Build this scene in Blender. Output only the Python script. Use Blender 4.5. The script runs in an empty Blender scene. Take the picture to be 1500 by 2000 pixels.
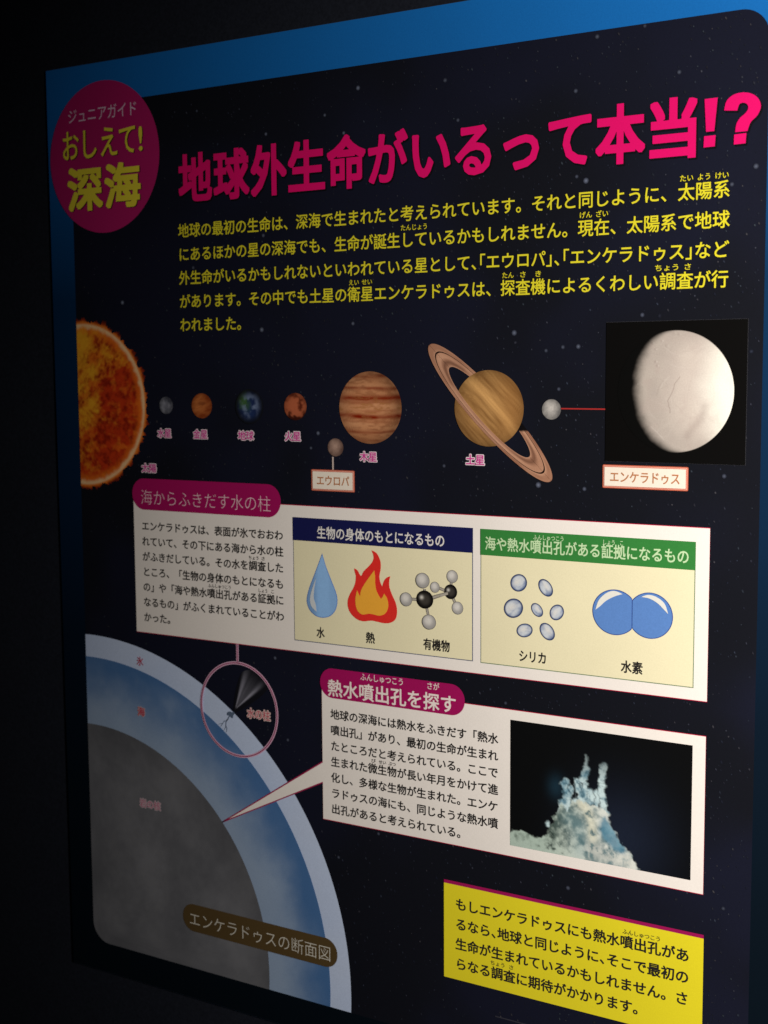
import bpy, math, random
import numpy as np
from mathutils import Matrix, Vector

scene = bpy.context.scene
COL = scene.collection

# ------------------------------------------------------------------ camera
EYE = 1.40                                   # height of the panel's drawing origin above the floor
def world(u, v, out=0.0):                    # panel millimetres (right, down, out of the wall) -> metres
    return Vector((u / 1000.0, -out / 1000.0, EYE - v / 1000.0))
cam = bpy.data.cameras.new('camera')
cam_ob = bpy.data.objects.new('camera', cam); COL.objects.link(cam_ob)
right = Vector((0.8531166, 0.52168068, -0.00642922))
down = Vector((0.04809446, -0.09090869, -0.99469721))
fwd = Vector((-0.51949879, 0.84828349, -0.10264566))
m = Matrix((( right.x, -down.x, -fwd.x), (right.y, -down.y, -fwd.y), (right.z, -down.z, -fwd.z))).to_4x4()
m.translation = Vector((0.51949879, -0.84828349, EYE + 0.10264566))
cam_ob.matrix_world = m
cam.sensor_fit = 'HORIZONTAL'; cam.sensor_width = 36.0
cam.lens = 2643.297 / 1500.0 * 36.0
cam.clip_start = 0.02; cam.clip_end = 50.0
cam.dof.use_dof = True; cam.dof.focus_distance = 0.93
cam.dof.aperture_fstop = (cam.lens / 1000.0) / 0.0052
scene.camera = cam_ob

# ------------------------------------------------------------------ world, lamp, exposure
w = bpy.data.worlds.new('World'); scene.world = w; w.use_nodes = True
bg = w.node_tree.nodes['Background']
bg.inputs[0].default_value = (0.55, 0.75, 1.0, 1); bg.inputs[1].default_value = 0.0007
lp = bpy.data.lights.new('gallery_spotlight', 'SPOT')
lo = bpy.data.objects.new('gallery_spotlight', lp); COL.objects.link(lo)
lo.location = world(1182.3, -303.7, 900)
aim = world(839.5, -80.4, 0)
lo.rotation_euler = (aim - lo.location).to_track_quat('-Z', 'Y').to_euler()
lp.energy = 4 * math.pi ** 2 * 4.0288 * 1.07 * 1.05; lp.color = (1.0, 0.935, 0.85)
lp.spot_size = 2 * math.radians(45.4174); lp.spot_blend = 1.0; lp.shadow_soft_size = 0.03
scene.view_settings.view_transform = 'Standard'; scene.view_settings.look = 'None'
scene.view_settings.exposure = 0; scene.view_settings.gamma = 1

# ------------------------------------------------------------------ noise for the printed pictures
def _lattice(seed):
    return np.random.default_rng(seed).random((64, 64))
_LAT = {}
def vnoise(x, y, seed=0):
    if seed not in _LAT: _LAT[seed] = _lattice(seed)
    L = _LAT[seed]
    xi = np.floor(x).astype(int); yi = np.floor(y).astype(int)
    fx = x - xi; fy = y - yi
    fx = fx * fx * (3 - 2 * fx); fy = fy * fy * (3 - 2 * fy)
    a = L[yi % 64, xi % 64]; b = L[yi % 64, (xi + 1) % 64]
    c = L[(yi + 1) % 64, xi % 64]; d = L[(yi + 1) % 64, (xi + 1) % 64]
    return (a * (1 - fx) + b * fx) * (1 - fy) + (c * (1 - fx) + d * fx) * fy
def fbm(x, y, seed=0, n=4):
    s = 0; a = .5; t = 0
    for i in range(n):
        s = s + a * vnoise(x * 2 ** i + 7.3 * i, y * 2 ** i + 3.1 * i, seed + i); t += a; a *= .55
    return s / t
def step(a, b, x):
    t = np.clip((x - a) / (b - a), 0, 1); return t * t * (3 - 2 * t)
def mix(a, b, t):
    a = np.asarray(a, float); b = np.asarray(b, float); t = np.asarray(t)[..., None]
    return a * (1 - t) + b * t
def lin(r, g, b):
    c = np.array([r, g, b]) / 255.0
    return np.where(c <= .04045, c / 12.92, ((c + .055) / 1.055) ** 2.4)
def inside(X, Y, poly):
    r = np.zeros(X.shape, bool); n = len(poly)
    for i in range(n):
        x0, y0 = poly[i]; x1, y1 = poly[(i + 1) % n]
        if y0 == y1: continue
        r ^= ((y0 > Y) != (y1 > Y)) & (X < (x1 - x0) * (Y - y0) / (y1 - y0) + x0)
    return r
def segdist(X, Y, poly, closed=False):
    d = np.full(X.shape, 1e9); n = len(poly)
    for i in range(n if closed else n - 1):
        x0, y0 = poly[i]; x1, y1 = poly[(i + 1) % n]
        dx, dy = x1 - x0, y1 - y0; l = dx * dx + dy * dy + 1e-9
        t = np.clip(((X - x0) * dx + (Y - y0) * dy) / l, 0, 1)
        d = np.minimum(d, np.hypot(X - x0 - t * dx, Y - y0 - t * dy))
    return d

# ------------------------------------------------------------------ materials
MATS = {}
def mat(name, color=None, grain=.075, rough=.62, spec=.12, scale=1050.0):
    if name in MATS: return MATS[name]
    if color is not None and sum(color) > 1.0: grain *= .6
    mt = bpy.data.materials.new(name); mt.use_nodes = True; MATS[name] = mt
    nt = mt.node_tree; N = nt.nodes; K = nt.links
    bs = N['Principled BSDF']; bs.inputs['Roughness'].default_value = rough
    bs.inputs['Specular IOR Level'].default_value = spec
    tc = N.new('ShaderNodeTexCoord')
    no = N.new('ShaderNodeTexNoise'); no.inputs['Scale'].default_value = scale
    no.inputs['Detail'].default_value = 2.0; no.inputs['Roughness'].default_value = .65
    K.new(tc.outputs['Object'], no.inputs['Vector'])
    big = N.new('ShaderNodeTexNoise'); big.inputs['Scale'].default_value = 14.0; big.inputs['Detail'].default_value = 4.0
    K.new(tc.outputs['Object'], big.inputs['Vector'])
    mr = N.new('ShaderNodeMapRange'); mr.inputs['From Min'].default_value = .25; mr.inputs['From Max'].default_value = .75
    mr.inputs['To Min'].default_value = 1 - grain; mr.inputs['To Max'].default_value = 1 + grain
    K.new(no.outputs['Fac'], mr.inputs['Value'])
    mb = N.new('ShaderNodeMapRange'); mb.inputs['From Min'].default_value = .25; mb.inputs['From Max'].default_value = .75
    mb.inputs['To Min'].default_value = .97; mb.inputs['To Max'].default_value = 1.03
    K.new(big.outputs['Fac'], mb.inputs['Value'])
    mu = N.new('ShaderNodeMath'); mu.operation = 'MULTIPLY'
    K.new(mr.outputs[0], mu.inputs[0]); K.new(mb.outputs[0], mu.inputs[1])
    vm = N.new('ShaderNodeVectorMath'); vm.operation = 'SCALE'
    if color is None:
        at = N.new('ShaderNodeAttribute'); at.attribute_name = 'ink'
        K.new(at.outputs['Color'], vm.inputs[0])
    else:
        vm.inputs[0].default_value = tuple(color)[:3]
    K.new(mu.outputs[0], vm.inputs['Scale']); K.new(vm.outputs[0], bs.inputs['Base Color'])
    bu = N.new('ShaderNodeBump'); bu.inputs['Strength'].default_value = .05; bu.inputs['Distance'].default_value = .0003
    K.new(no.outputs['Fac'], bu.inputs['Height']); K.new(bu.outputs[0], bs.inputs['Normal'])
    return mt

INK = mat('printed_ink')
WHITE = mat('white_print', (.90, .85, .815))
PINKLINE = mat('pink_outline_print', (0.524, 0.004, 0.056))
TITLE = mat('title_pink_print', (0.733, 0.004, 0.143))
YTEXT = mat('yellow_text_print', (0.722, 0.649, 0.028))
BADGE = mat('badge_magenta_print', (0.446, 0.013, 0.135))
BYEL = mat('badge_yellow_print', (.86, .74, .05))
BWHITE = mat('badge_white_print', (.80, .55, .74))
BSHADE = mat('badge_dark_print', (.035, .002, .012))
PILL = mat('heading_magenta_print', (0.371, 0.006, 0.108))
PILLTXT = mat('heading_white_print', (.88, .78, .76))
BLACK = mat('black_text_print', (.02, .018, .018))
NAVY = mat('navy_print', (0.009, 0.011, 0.081))
GREEN = mat('green_print', (0.037, 0.225, 0.047))
CREAM = mat('cream_print', (.86, .80, .55))
YELLOW = mat('yellow_print', (0.806, 0.700, 0.022))
HALO = mat('pale_halo_print', (.80, .68, .75))
LABEL = mat('label_magenta_print', (.62, .05, .31))
LABELR = mat('label_red_print', (.50, .05, .09))
ORANGE = mat('orange_frame_print', (0.563, 0.129, 0.073))
ORTEXT = mat('orange_text_print', (0.485, 0.201, 0.090))
TAGW = mat('tag_white_print', (.88, .80, .70))
BROWN = mat('brown_print', (0.096, 0.061, 0.023))
BROWNTXT = mat('brown_text_print', (0.696, 0.676, 0.605))
REDLINE = mat('red_line_print', (0.381, 0.027, 0.026))
FLAME = mat('flame_red_print', (0.780, 0.031, 0.025))
FLAMEIN = mat('flame_orange_print', (0.900, 0.431, 0.046))
THINB = mat('blue_grey_line_print', (.12, .14, .22))
THING = mat('green_grey_line_print', (.22, .30, .18))

# ------------------------------------------------------------------ mesh helpers (panel millimetres, layer = print order)
LAYER = .16
def link(name, me, parent, label=None, kind=None):
    o = bpy.data.objects.new(name, me); COL.objects.link(o)
    if parent is not None: o.parent = parent
    if label: o['label'] = label
    if kind: o['kind'] = kind
    return o
def P3(u, v, layer): return (u / 1000.0, -layer * LAYER / 1000.0, -v / 1000.0)
def sheet(name, poly, layer, material, parent, label=None):
    me = bpy.data.meshes.new(name)
    a = sum(poly[i][0] * poly[(i + 1) % len(poly)][1] - poly[(i + 1) % len(poly)][0] * poly[i][1] for i in range(len(poly)))
    if a > 0: poly = poly[::-1]
    me.from_pydata([P3(u, v, layer) for u, v in poly], [], [list(range(len(poly)))])
    me.materials.append(material)
    return link(name, me, parent, label)
def rect(u0, v0, u1, v1, r=0, n=8):
    if r <= 0: return [(u0, v0), (u1, v0), (u1, v1), (u0, v1)]
    out = []
    for cx, cy, a0 in ((u1 - r, v0 + r, -90), (u1 - r, v1 - r, 0), (u0 + r, v1 - r, 90), (u0 + r, v0 + r, 180)):
        for k in range(n + 1):
            a = math.radians(a0 + 90 * k / n); out.append((cx + r * math.cos(a), cy + r * math.sin(a)))
    return out
def ring_pts(cu, cv, ru, rv=None, n=96, tilt=0):
    rv = ru if rv is None else rv; ct, st = math.cos(tilt), math.sin(tilt)
    return [(cu + ru * math.cos(a) * ct - rv * math.sin(a) * st, cv + ru * math.cos(a) * st + rv * math.sin(a) * ct)
            for a in [2 * math.pi * k / n for k in range(n)]]
def smooth(poly, k=5, closed=True, sharp=()):
    out = []; n = len(poly)
    for i in range(n):
        p0, p1, p2, p3 = [poly[(i + j) % n] for j in (-1, 0, 1, 2)]
        if i in sharp: p0 = p1
        if (i + 1) % n in sharp: p3 = p2
        for s in range(k):
            t = s / k
            out.append(tuple(.5 * ((2 * p1[d]) + (-p0[d] + p2[d]) * t + (2 * p0[d] - 5 * p1[d] + 4 * p2[d] - p3[d]) * t * t
                              + (-p0[d] + 3 * p1[d] - 3 * p2[d] + p3[d]) * t ** 3) for d in (0, 1)))
    return out
def ink_mesh(name, V, F, C, layer, parent, label=None, kind=None, material=None):
    me = bpy.data.meshes.new(name)
    me.from_pydata([P3(u, v, layer) for u, v in V], [], F)
    at = me.color_attributes.new('ink', 'FLOAT_COLOR', 'POINT')
    buf = np.ones((len(V), 4), np.float32); buf[:, :3] = np.clip(C, 0, .9)
    at.data.foreach_set('color', buf.ravel())
    me.materials.append(material or INK)
    return link(name, me, parent, label, kind)
def fan_paint(name, c, boundary, rings, colour, layer, parent, label=None):
    B = np.array(boundary); n = len(B); c = np.array(c)
    a = sum(B[i][0] * B[(i + 1) % n][1] - B[(i + 1) % n][0] * B[i][1] for i in range(n))
    if a > 0: B = B[::-1]
    t = (np.arange(1, rings + 1) / rings)[:, None, None]
    V = np.vstack([c[None], (c + (B - c)[None] * t).reshape(-1, 2)])
    F = [(0, 1 + i, 1 + (i + 1) % n) for i in range(n)]
    for r in range(rings - 1):
        o = 1 + r * n
        F += [(o + i, o + n + i, o + n + (i + 1) % n, o + (i + 1) % n) for i in range(n)]
    return ink_mesh(name, V, F, colour(V[:, 0], V[:, 1]), layer, parent, label)
def grid_paint(name, u0, v0, u1, v1, nx, ny, colour, layer, parent, label=None):
    X, Y = np.meshgrid(np.linspace(u0, u1, nx), np.linspace(v0, v1, ny)); X = X.ravel(); Y = Y.ravel()
    F = [(j * nx + i, (j + 1) * nx + i, (j + 1) * nx + i + 1, j * nx + i + 1) for j in range(ny - 1) for i in range(nx - 1)]
    return ink_mesh(name, np.c_[X, Y], F, colour(X, Y), layer, parent, label)
def strip(name, path, width, layer, material, parent, closed=False, label=None):
    n = len(path); V = []
    for i in range(n):
        a = path[(i - 1) % n] if (closed or i) else path[i]; b = path[(i + 1) % n] if (closed or i < n - 1) else path[i]
        dx, dy = b[0] - a[0], b[1] - a[1]; l = math.hypot(dx, dy) or 1
        wd = width[i] if isinstance(width, (list, tuple)) else width
        nx, ny = -dy / l * wd / 2, dx / l * wd / 2
        V += [P3(path[i][0] - nx, path[i][1] - ny, layer), P3(path[i][0] + nx, path[i][1] + ny, layer)]
    F = [(2 * i, 2 * ((i + 1) % n), 2 * ((i + 1) % n) + 1, 2 * i + 1) for i in range(n if closed else n - 1)]
    me = bpy.data.meshes.new(name); me.from_pydata(V, [], [f[::-1] for f in F]); me.materials.append(material)
    return link(name, me, parent, label)

# ------------------------------------------------------------------ lettering
_G = {}
def raw_glyph(ch, bold=0.0):
    if abs(bold) > 1e-6: return heavy_glyph(ch, bold, 72)
    key = (ch, 0)
    if key not in _G:
        c = bpy.data.curves.new('glyph', 'FONT'); c.body = ch; c.resolution_u = 3; c.offset = bold
        o = bpy.data.objects.new('glyph', c); COL.objects.link(o)
        bpy.context.view_layer.update()
        me = o.to_mesh()
        V = np.array([v.co[:2] for v in me.vertices]).reshape(-1, 2)
        F = [tuple(p.vertices) for p in me.polygons]
        o.to_mesh_clear(); bpy.data.objects.remove(o); bpy.data.curves.remove(c)
        _G[key] = (V, F)
    return _G[key]
def heavy_glyph(ch, grow, res=80, square=False):
    """glyph grown evenly by a distance field, for the extra bold lettering and the pale halos"""
    key = (ch, square, res, round(grow, 4))
    if key in _G: return _G[key]
    V, F = raw_glyph(ch)
    cnt = {}
    for f in F:
        for a, b in zip(f, f[1:] + f[:1]):
            k = (min(a, b), max(a, b)); cnt[k] = cnt.get(k, 0) + 1
    E = np.array([k for k, n in cnt.items() if n == 1])
    lo = V.min(0) - abs(grow) - .05; hi = V.max(0) + abs(grow) + .05
    h = 1.1 / res; nx = int((hi[0] - lo[0]) / h) + 2; ny = int((hi[1] - lo[1]) / h) + 2
    X, Y = np.meshgrid(lo[0] + h * np.arange(nx), lo[1] + h * np.arange(ny))
    A = V[E[:, 0]]; B = V[E[:, 1]]
    D = np.full(X.shape, 9.0); S = np.zeros(X.shape, bool)
    for (x0, y0), (x1, y1) in zip(A, B):
        dx, dy = x1 - x0, y1 - y0; l = dx * dx + dy * dy + 1e-12
        t = np.clip(((X - x0) * dx + (Y - y0) * dy) / l, 0, 1)
        D = np.minimum(D, np.hypot(X - x0 - t * dx, Y - y0 - t * dy))
        if y0 != y1: S ^= ((y0 > Y) != (y1 > Y)) & (X < (x1 - x0) * (Y - y0) / (y1 - y0) + x0)
    D = np.where(S, -D, D)
    if square:                                   # grown with square corners, as the poster's heavy gothic lettering is
        k = int(grow / h)
        for ax in (0, 1):
            D = np.min([np.roll(D, q, ax) for q in range(-k, k + 1)], axis=0)
        D = D - (grow - k * h)
    else: D = D - grow
    VV = []; idx = {}; FF = []
    def corner(i, j):
        k = (i, j)
        if k not in idx: idx[k] = len(VV); VV.append((X[j, i], Y[j, i]))
        return idx[k]
    def cut(i, j, a, b):
        k = (min((i, j), (a, b)), max((i, j), (a, b)))
        if k not in idx:
            d0, d1 = D[j, i], D[b, a]; t = d0 / (d0 - d1)
            idx[k] = len(VV); VV.append((X[j, i] + t * (X[b, a] - X[j, i]), Y[j, i] + t * (Y[b, a] - Y[j, i])))
        return idx[k]
    ins = D < 0
    for j in range(ny - 1):
        i = 0
        while i < nx - 1:
            s = ins[j, i] + ins[j, i + 1] + ins[j + 1, i + 1] + ins[j + 1, i]
            if s == 0: i += 1; continue
            if s == 4:
                e = i
                while e < nx - 1 and ins[j, e] and ins[j, e + 1] and ins[j + 1, e + 1] and ins[j + 1, e]: e += 1
                FF.append((corner(i, j), corner(e, j), corner(e, j + 1), corner(i, j + 1))); i = e; continue
            cs = [(i, j), (i + 1, j), (i + 1, j + 1), (i, j + 1)]; poly = []
            for k in range(4):
                p, q = cs[k], cs[(k + 1) % 4]
                pi, qi = ins[p[1], p[0]], ins[q[1], q[0]]
                if pi: poly.append(corner(*p))
                if pi != qi: poly.append(cut(p[0], p[1], q[0], q[1]))
            if len(poly) > 2: FF.append(tuple(poly))
            i += 1
    _G[key] = (np.array(VV), FF)
    return _G[key]
HALF = set()
def put(name, items, layer, material, parent, label=None):
    """items: (glyph, u of left em edge, v of the em centre, em width, em height)"""
    V = []; F = []
    for (gv, gf), u, v, ew, eh in items:
        o = len(V)
        V += [P3(u + x * ew, v - (y - .38) * eh, layer) for x, y in gv]
        F += [tuple(o + i for i in f) for f in gf]
    me = bpy.data.meshes.new(name); me.from_pydata(V, [], F); me.materials.append(material)
    return link(name, me, parent, label)
def line(name, text, u0, u1, v, layer, material, parent, em=None, eh=None, bold=.008, half='', heavy=None, adv=None, label=None):
    """one line of characters whose ink runs from u0 to u1, or with a fixed em from u0"""
    w_ = [.5 if c in half else 1.0 for c in text]
    if adv: w_ = adv
    if em is None: em = (u1 - u0) / (sum(w_) - .1)
    eh = eh or em; items = []; x = u0 - .05 * em
    for c, a in zip(text, w_):
        if c != '\u3000':
            g = heavy_glyph(c, heavy) if heavy is not None else raw_glyph(c, bold)
            sh = -.5 if (a == .5 and c in '「') else 0
            items.append((g, x + sh * em, v, em, eh))
        x += a * em
    return put(name, items, layer, material, parent, label)
def ink_line(name, text, spans, v, eh, layer, material, parent, grow, label=None, square=True):
    """each character fitted to its own ink span"""
    items = []
    for c, (a, b) in zip(text, spans):
        g = heavy_glyph(c, grow, 120, square and ord(c) > 0x3100); x0 = g[0][:, 0].min(); x1 = g[0][:, 0].max(); ew = (b - a) / (x1 - x0)
        items.append((g, a - x0 * ew, v, ew, eh))
    return put(name, items, layer, material, parent, label)
def halo_text(name, text, u0, u1, v, eh, parent, layer=5, ink=None, halo=None, label=None, g0=.012, g1=.105):
    ink = ink or LABEL; halo = halo or HALO
    em = (u1 - u0) / (len(text) + 2 * g1 - .08); s = u0 + g1 * em - .04 * em
    o = put(name, [(heavy_glyph(c, g0), s + i * em, v, em, eh) for i, c in enumerate(text)], layer + 1, ink, parent, label)
    h = put('halo', [(heavy_glyph(c, g1), s + i * em, v, em, eh) for i, c in enumerate(text)], layer, halo, o)
    h.location.y += 0
    return o

# ------------------------------------------------------------------ the wall the panel hangs on
def box(name, u0, v0, u1, v1, o0, o1, material, parent, bev=0.0):
    import bmesh
    bm = bmesh.new(); bmesh.ops.create_cube(bm, size=1)
    for q in bm.verts:
        q.co = Vector((u0 + (q.co.x + .5) * (u1 - u0), -(o0 + (q.co.y + .5) * (o1 - o0)), -(v0 + (q.co.z + .5) * (v1 - v0)))) / 1000.0
    bmesh.ops.recalc_face_normals(bm, faces=bm.faces)
    if bev: bmesh.ops.bevel(bm, geom=bm.edges[:], offset=bev / 1000.0, segments=2, profile=.6, affect='EDGES')
    me = bpy.data.meshes.new(name); bm.to_mesh(me); bm.free(); me.materials.append(material)
    return link(name, me, parent)
WALL = mat('dark_wall_paint', (.0130, .0155, .024), grain=.25, rough=.8, spec=.08, scale=420.0)
wall = box('wall', -1600, -1200, 1600, 1400, -60, -3.2, WALL, None)
wall.location = (0, 0, EYE); wall['kind'] = 'structure'

# ------------------------------------------------------------------ the panel
panel = bpy.data.objects.new('exhibit_panel', None); COL.objects.link(panel)
panel.location = (0, 0, EYE); panel.empty_display_size = .05
panel['label'] = 'printed space exhibit panel with blue border, pink headline, planets and text boxes'
panel['category'] = 'info panel'
EDGE = mat('board_edge', (.03, .05, .09), grain=.1)
UL, UR, VT, VB = -330.0, 305.5, -356.0, 422.0
board = box('board', UL, VT, UR, VB, -3, 0, EDGE, panel, bev=.35)

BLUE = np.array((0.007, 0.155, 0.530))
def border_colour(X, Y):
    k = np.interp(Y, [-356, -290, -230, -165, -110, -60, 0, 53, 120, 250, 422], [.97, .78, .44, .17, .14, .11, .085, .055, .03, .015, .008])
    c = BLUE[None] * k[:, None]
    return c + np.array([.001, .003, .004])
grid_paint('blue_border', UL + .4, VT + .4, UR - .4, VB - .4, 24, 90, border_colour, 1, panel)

SU0, SU1, SV0, SV1 = -303.0, 278.0, -323.0, 395.0
def space_colour(X, Y):
    n = fbm(X / 120 + 5, Y / 120 + 5, 11, 3)
    c = mix((.0056, .0064, .0112), (.0070, .0082, .0200), step(.35, .65, n))
    return c * (1 + .35 * step(-150, 250, X) * step(-100, 200, Y) * (n - .4))[:, None]
fr = rect(SU0, SV0, SU1, SV1, 18, 10)
dense = []
for i in range(len(fr)):
    a, b = fr[i], fr[(i + 1) % len(fr)]; k = max(1, int(math.hypot(b[0] - a[0], b[1] - a[1]) / 12))
    dense += [(a[0] + (b[0] - a[0]) * t / k, a[1] + (b[1] - a[1]) * t / k) for t in range(k)]
# the upper left corner is square where the blue band meets the badge, the lower corners are round
space = fan_paint('starry_background', (-12, 36), dense, 40, space_colour, 2, panel)

rnd = random.Random(4)
bg_c = np.array((.0063, .0073, .0155))
V = []; F = []; C = []
taken = {}
def star(u, v, r, lum, tint, streak=1.0, ang=0.0):
    R_ = r * max(1, streak); key = (int(u // 4), int(v // 4))
    for i in (-1, 0, 1):
        for j in (-1, 0, 1):
            for a, b, c in taken.get((key[0] + i, key[1] + j), ()):
                if math.hypot(u - a, v - b) < R_ + c + .05: return
    taken.setdefault(key, []).append((u, v, R_))
    o = len(V); n = 8
    V.append((u, v)); C.append(bg_c + np.array(tint) * lum)
    for k, (q, l) in enumerate(((.45, .5), (1.0, 0.02))):
        for i in range(n):
            a = -2 * math.pi * i / n; x = r * q * math.cos(a) * streak; y = r * q * math.sin(a)
            V.append((u + x * math.cos(ang) - y * math.sin(ang), v + x * math.sin(ang) + y * math.cos(ang)))
            C.append(bg_c + np.array(tint) * lum * l)
    for i in range(n):
        j = (i + 1) % n
        F.append((o, o + 1 + i, o + 1 + j)); F.append((o + 1 + i, o + 1 + n + i, o + 1 + n + j, o + 1 + j))
tints = [(.7, .75, 1.0), (.5, .65, 1.0), (.9, .85, .9), (.6, .8, .95)]
for (u, v), r, l in zip([(158.4, -227.7), (151.8, -230.9), (52.4, -304.4), (165.4, -319.1), (150.6, -286.3), (221.1, -290.1), (197.9, -321.5), (62.5, -276.3), (271.2, -227.7), (256.3, -217.9), (-19.4, -307.2), (-48.6, -291.0), (-32.1, -276.6), (-102.3, -282.5), (-168.6, -306.4), (-250.7, -161.1), (-109.0, -135.9), (-57.7, -57.2), (-25.5, -138.6), (106.3, -129.1), (153.9, -119.0), (142.7, -118.8), (130.3, -116.6), (125.1, -24.8), (198.7, -138.8), (139.9, -90.6), (159.2, -23.4), (255.0, -35.3), (-101.0, 120.3), (-89.8, 184.7), (194.1, 45.6), (100.5, 131.5), (-43.0, 271.3), (-6.4, 246.0), (149.5, 257.6), (212.9, 236.4), (260.0, 249.6), (-64.4, -45.8), (51.0, -35.7), (-106.2, -207.2), (-175.4, -186.0)],
        [2.6, 1.7, 2.1, 2.1, 2, 1.9, 1.7, 1.8, 2.3, 1.9, 2.3, 1.7, 1.8, 1.8, 1.5, 2.4, 2.6, 2.2, 2, 2.6, 2.2, 1.9, 1.8, 2.7, 2, 1.8, 2, 2, 2, 1.8, 1.7, 1.7, 1.7, 1.8, 2.1, 1.8, 1.8, 1.7, 1.8, 2, 1.9],
        [.42, .2, .2, .2, .22, .2, .14, .2, .25, .2, .45, .3, .35, .35, .2, .6, .42, .4, .3, .36, .3, .2, .18, .42, .22, .2, .26, .2, .3, .25, .15, .15, .2, .2, .2, .14, .14, .25, .2, .3, .25]):
    star(u, v, r * .85, l * .62, (.6, .7, 1.0))
for i in range(170):
    u = rnd.uniform(SU0 + 3, SU1 - 3); v = rnd.uniform(SV0 + 3, SV1 - 3)
    star(u, v, rnd.uniform(.8, 1.3), .015 + .05 * rnd.random() ** 2, rnd.choice(tints), rnd.choice((1, 1.2)), rnd.uniform(0, 3))
for i in range(5200):
    u = SU0 + 2 + (SU1 - SU0 - 4) * rnd.random() ** .75; v = rnd.uniform(SV0 + 2, SV1 - 2)
    star(u, v, rnd.uniform(.3, .75), .012 + .085 * rnd.random() ** 3, rnd.choice(tints), rnd.choice((1, 1.4, 2.0)), rnd.uniform(.9, 1.3))
ink_mesh('star', V, F, np.array(C), 3, space, kind='stuff')

# ------------------------------------------------------------------ badge, top left
e = (-267.7, -279.7, 59.72, 62.00)
badge = sheet('badge', ring_pts(-267.0, e[1] + 0.0, e[2], e[3] * .985, 120), 5, BADGE, panel, 'round magenta badge with white and yellow Japanese lettering')
line('lettering', 'ジュニアガイド', -305.2, -229.5, -315.3, 6, BWHITE, badge, eh=12.5, bold=.004)
for nm, mt_, dx, ly in (('letter_shadow', BSHADE, .9, 6), ('lettering', BYEL, 0, 7)):
    ink_line(nm, 'おしえて!', [(a + dx, b + dx) for a, b in [([(-311.8, -292.7), (-293.7, -291.1)][0][0], [(-311.8, -292.7), (-293.7, -291.1)][1][0]), ([(-288.6, -292.3), (-273.9, -291.0)][0][0], [(-288.6, -292.3), (-273.9, -291.0)][1][0]), ([(-269.3, -292.6), (-251.4, -290.9)][0][0], [(-269.3, -292.6), (-251.4, -290.9)][1][0]), ([(-249.2, -292.8), (-231.9, -291.2)][0][0], [(-249.2, -292.8), (-231.9, -291.2)][1][0]), ([(-228.4, -292.0), (-224.3, -291.7)][0][0], [(-228.4, -292.0), (-224.3, -291.7)][1][0])]],
             -291.8 + dx * .6, 27.0, ly, mt_, badge, .010, square=False)
    ink_line(nm, '深海', [(a + dx, b + dx) for a, b in [([(-307.7, -257.6), (-268.7, -254.6)][0][0], [(-307.7, -257.6), (-268.7, -254.6)][1][0]), ([(-266.3, -256.9), (-227.4, -254.0)][0][0], [(-266.3, -256.9), (-227.4, -254.0)][1][0])]],
             -255.6 + dx * .6, 37.5, ly, mt_, badge, .028)

# ------------------------------------------------------------------ headline
tx = [(-188.1, -256.6), (-154.6, -254.7), (-153.1, -257.0), (-118.4, -254.9), (-116.8, -257.1), (-83.4, -255.2), (-81.9, -256.5), (-48.6, -254.5), (-46.7, -256.6), (-13.2, -254.5), (-11.1, -255.8), (22.4, -254.3), (25.8, -255.5), (56.7, -254.2), (60.4, -256.0), (88.6, -255.5)] + [(97.7, -252.6), (124.5, -251.6), (131.2, -257.7), (162.1, -256.2), (165.2, -257.2), (199.1, -255.3), (202.2, -258.2), (233.3, -255.8), (237.5, -257.2), (246.7, -257.0), (250.3, -258.5), (273.6, -256.7)]
spans = [(tx[2 * i][0], tx[2 * i + 1][0]) for i in range(14)]
TSH = mat('headline_shadow_print', (.004, .004, .006))
bang = [(238.0, -271.6), (246.4, -271.7), (244.6, -251.4), (239.3, -251.4)], [(238.1, -248.8), (245.5, -248.9), (245.1, -242.0), (237.8, -241.9)]
query = smooth([(250.6, -263.3), (252.0, -268.9), (256.5, -272.3), (262.9, -273.0), (268.9, -271.0), (272.5, -267.3), (273.5, -262.9), (271.4, -258.2), (267.5, -254.6), (265.5, -249.4), (257.8, -249.4), (258.5, -254.3), (260.6, -257.7), (264.1, -260.5), (265.7, -263.2), (264.8, -265.8), (262.4, -266.8), (260.1, -266.0), (258.9, -262.4)], 5, sharp=(0, 9, 10, 18)), [(257.2, -248.1), (264.9, -248.3), (264.5, -242.1), (257.1, -242.0)]
def headline(name, dx, dy, layer, material, label=None):
    o = ink_line(name, '地球外生命がいるって本当', [(a + dx, b + dx) for a, b in spans], -255.6 + dy, 39.2, layer, material, panel, .031, label)
    for k, poly in enumerate(bang + query):
        sheet('punctuation', [(a + dx, b + dy) for a, b in poly], layer, material, o)
headline('headline_shadow', 1.2, 1.2, 5, TSH)
headline('headline', 0, 0, 6, TITLE, 'thick pink headline lettering across the top')

# ------------------------------------------------------------------ yellow introduction
par = ['地球の最初の生命は、深海で生まれたと考えられています。それと同じように、太陽系',
       'にあるほかの星の深海でも、生命が誕生しているかもしれません。現在、太陽系で地球',
       '外生命がいるかもしれないといわれている星として、「エウロパ」、「エンケラドゥス」など',
       'があります。その中でも土星の衛星エンケラドゥスは、探査機によるくわしい調査が行',
       'われました。']
PEM = (255.1 + 189.3) / 38.9
for i, t in enumerate(par):
    line('text_line', t, -189.3, None, -215.4 + 18.5 * i, 6, YTEXT, panel, em=PEM, eh=PEM * 1.02, bold=.013, half='、。「」' if i == 2 else '')
def ruby(text, a, b, v, material, parent, eh=4.6, layer=6, bold=.012):
    return line('ruby_text', text, a, b, v, layer, material, parent, eh=eh, bold=bold)
def over(i, j, em=PEM, u0=-189.3): return u0 + (i - .02) * em, u0 + (j - .08) * em
r = -8.6
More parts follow.
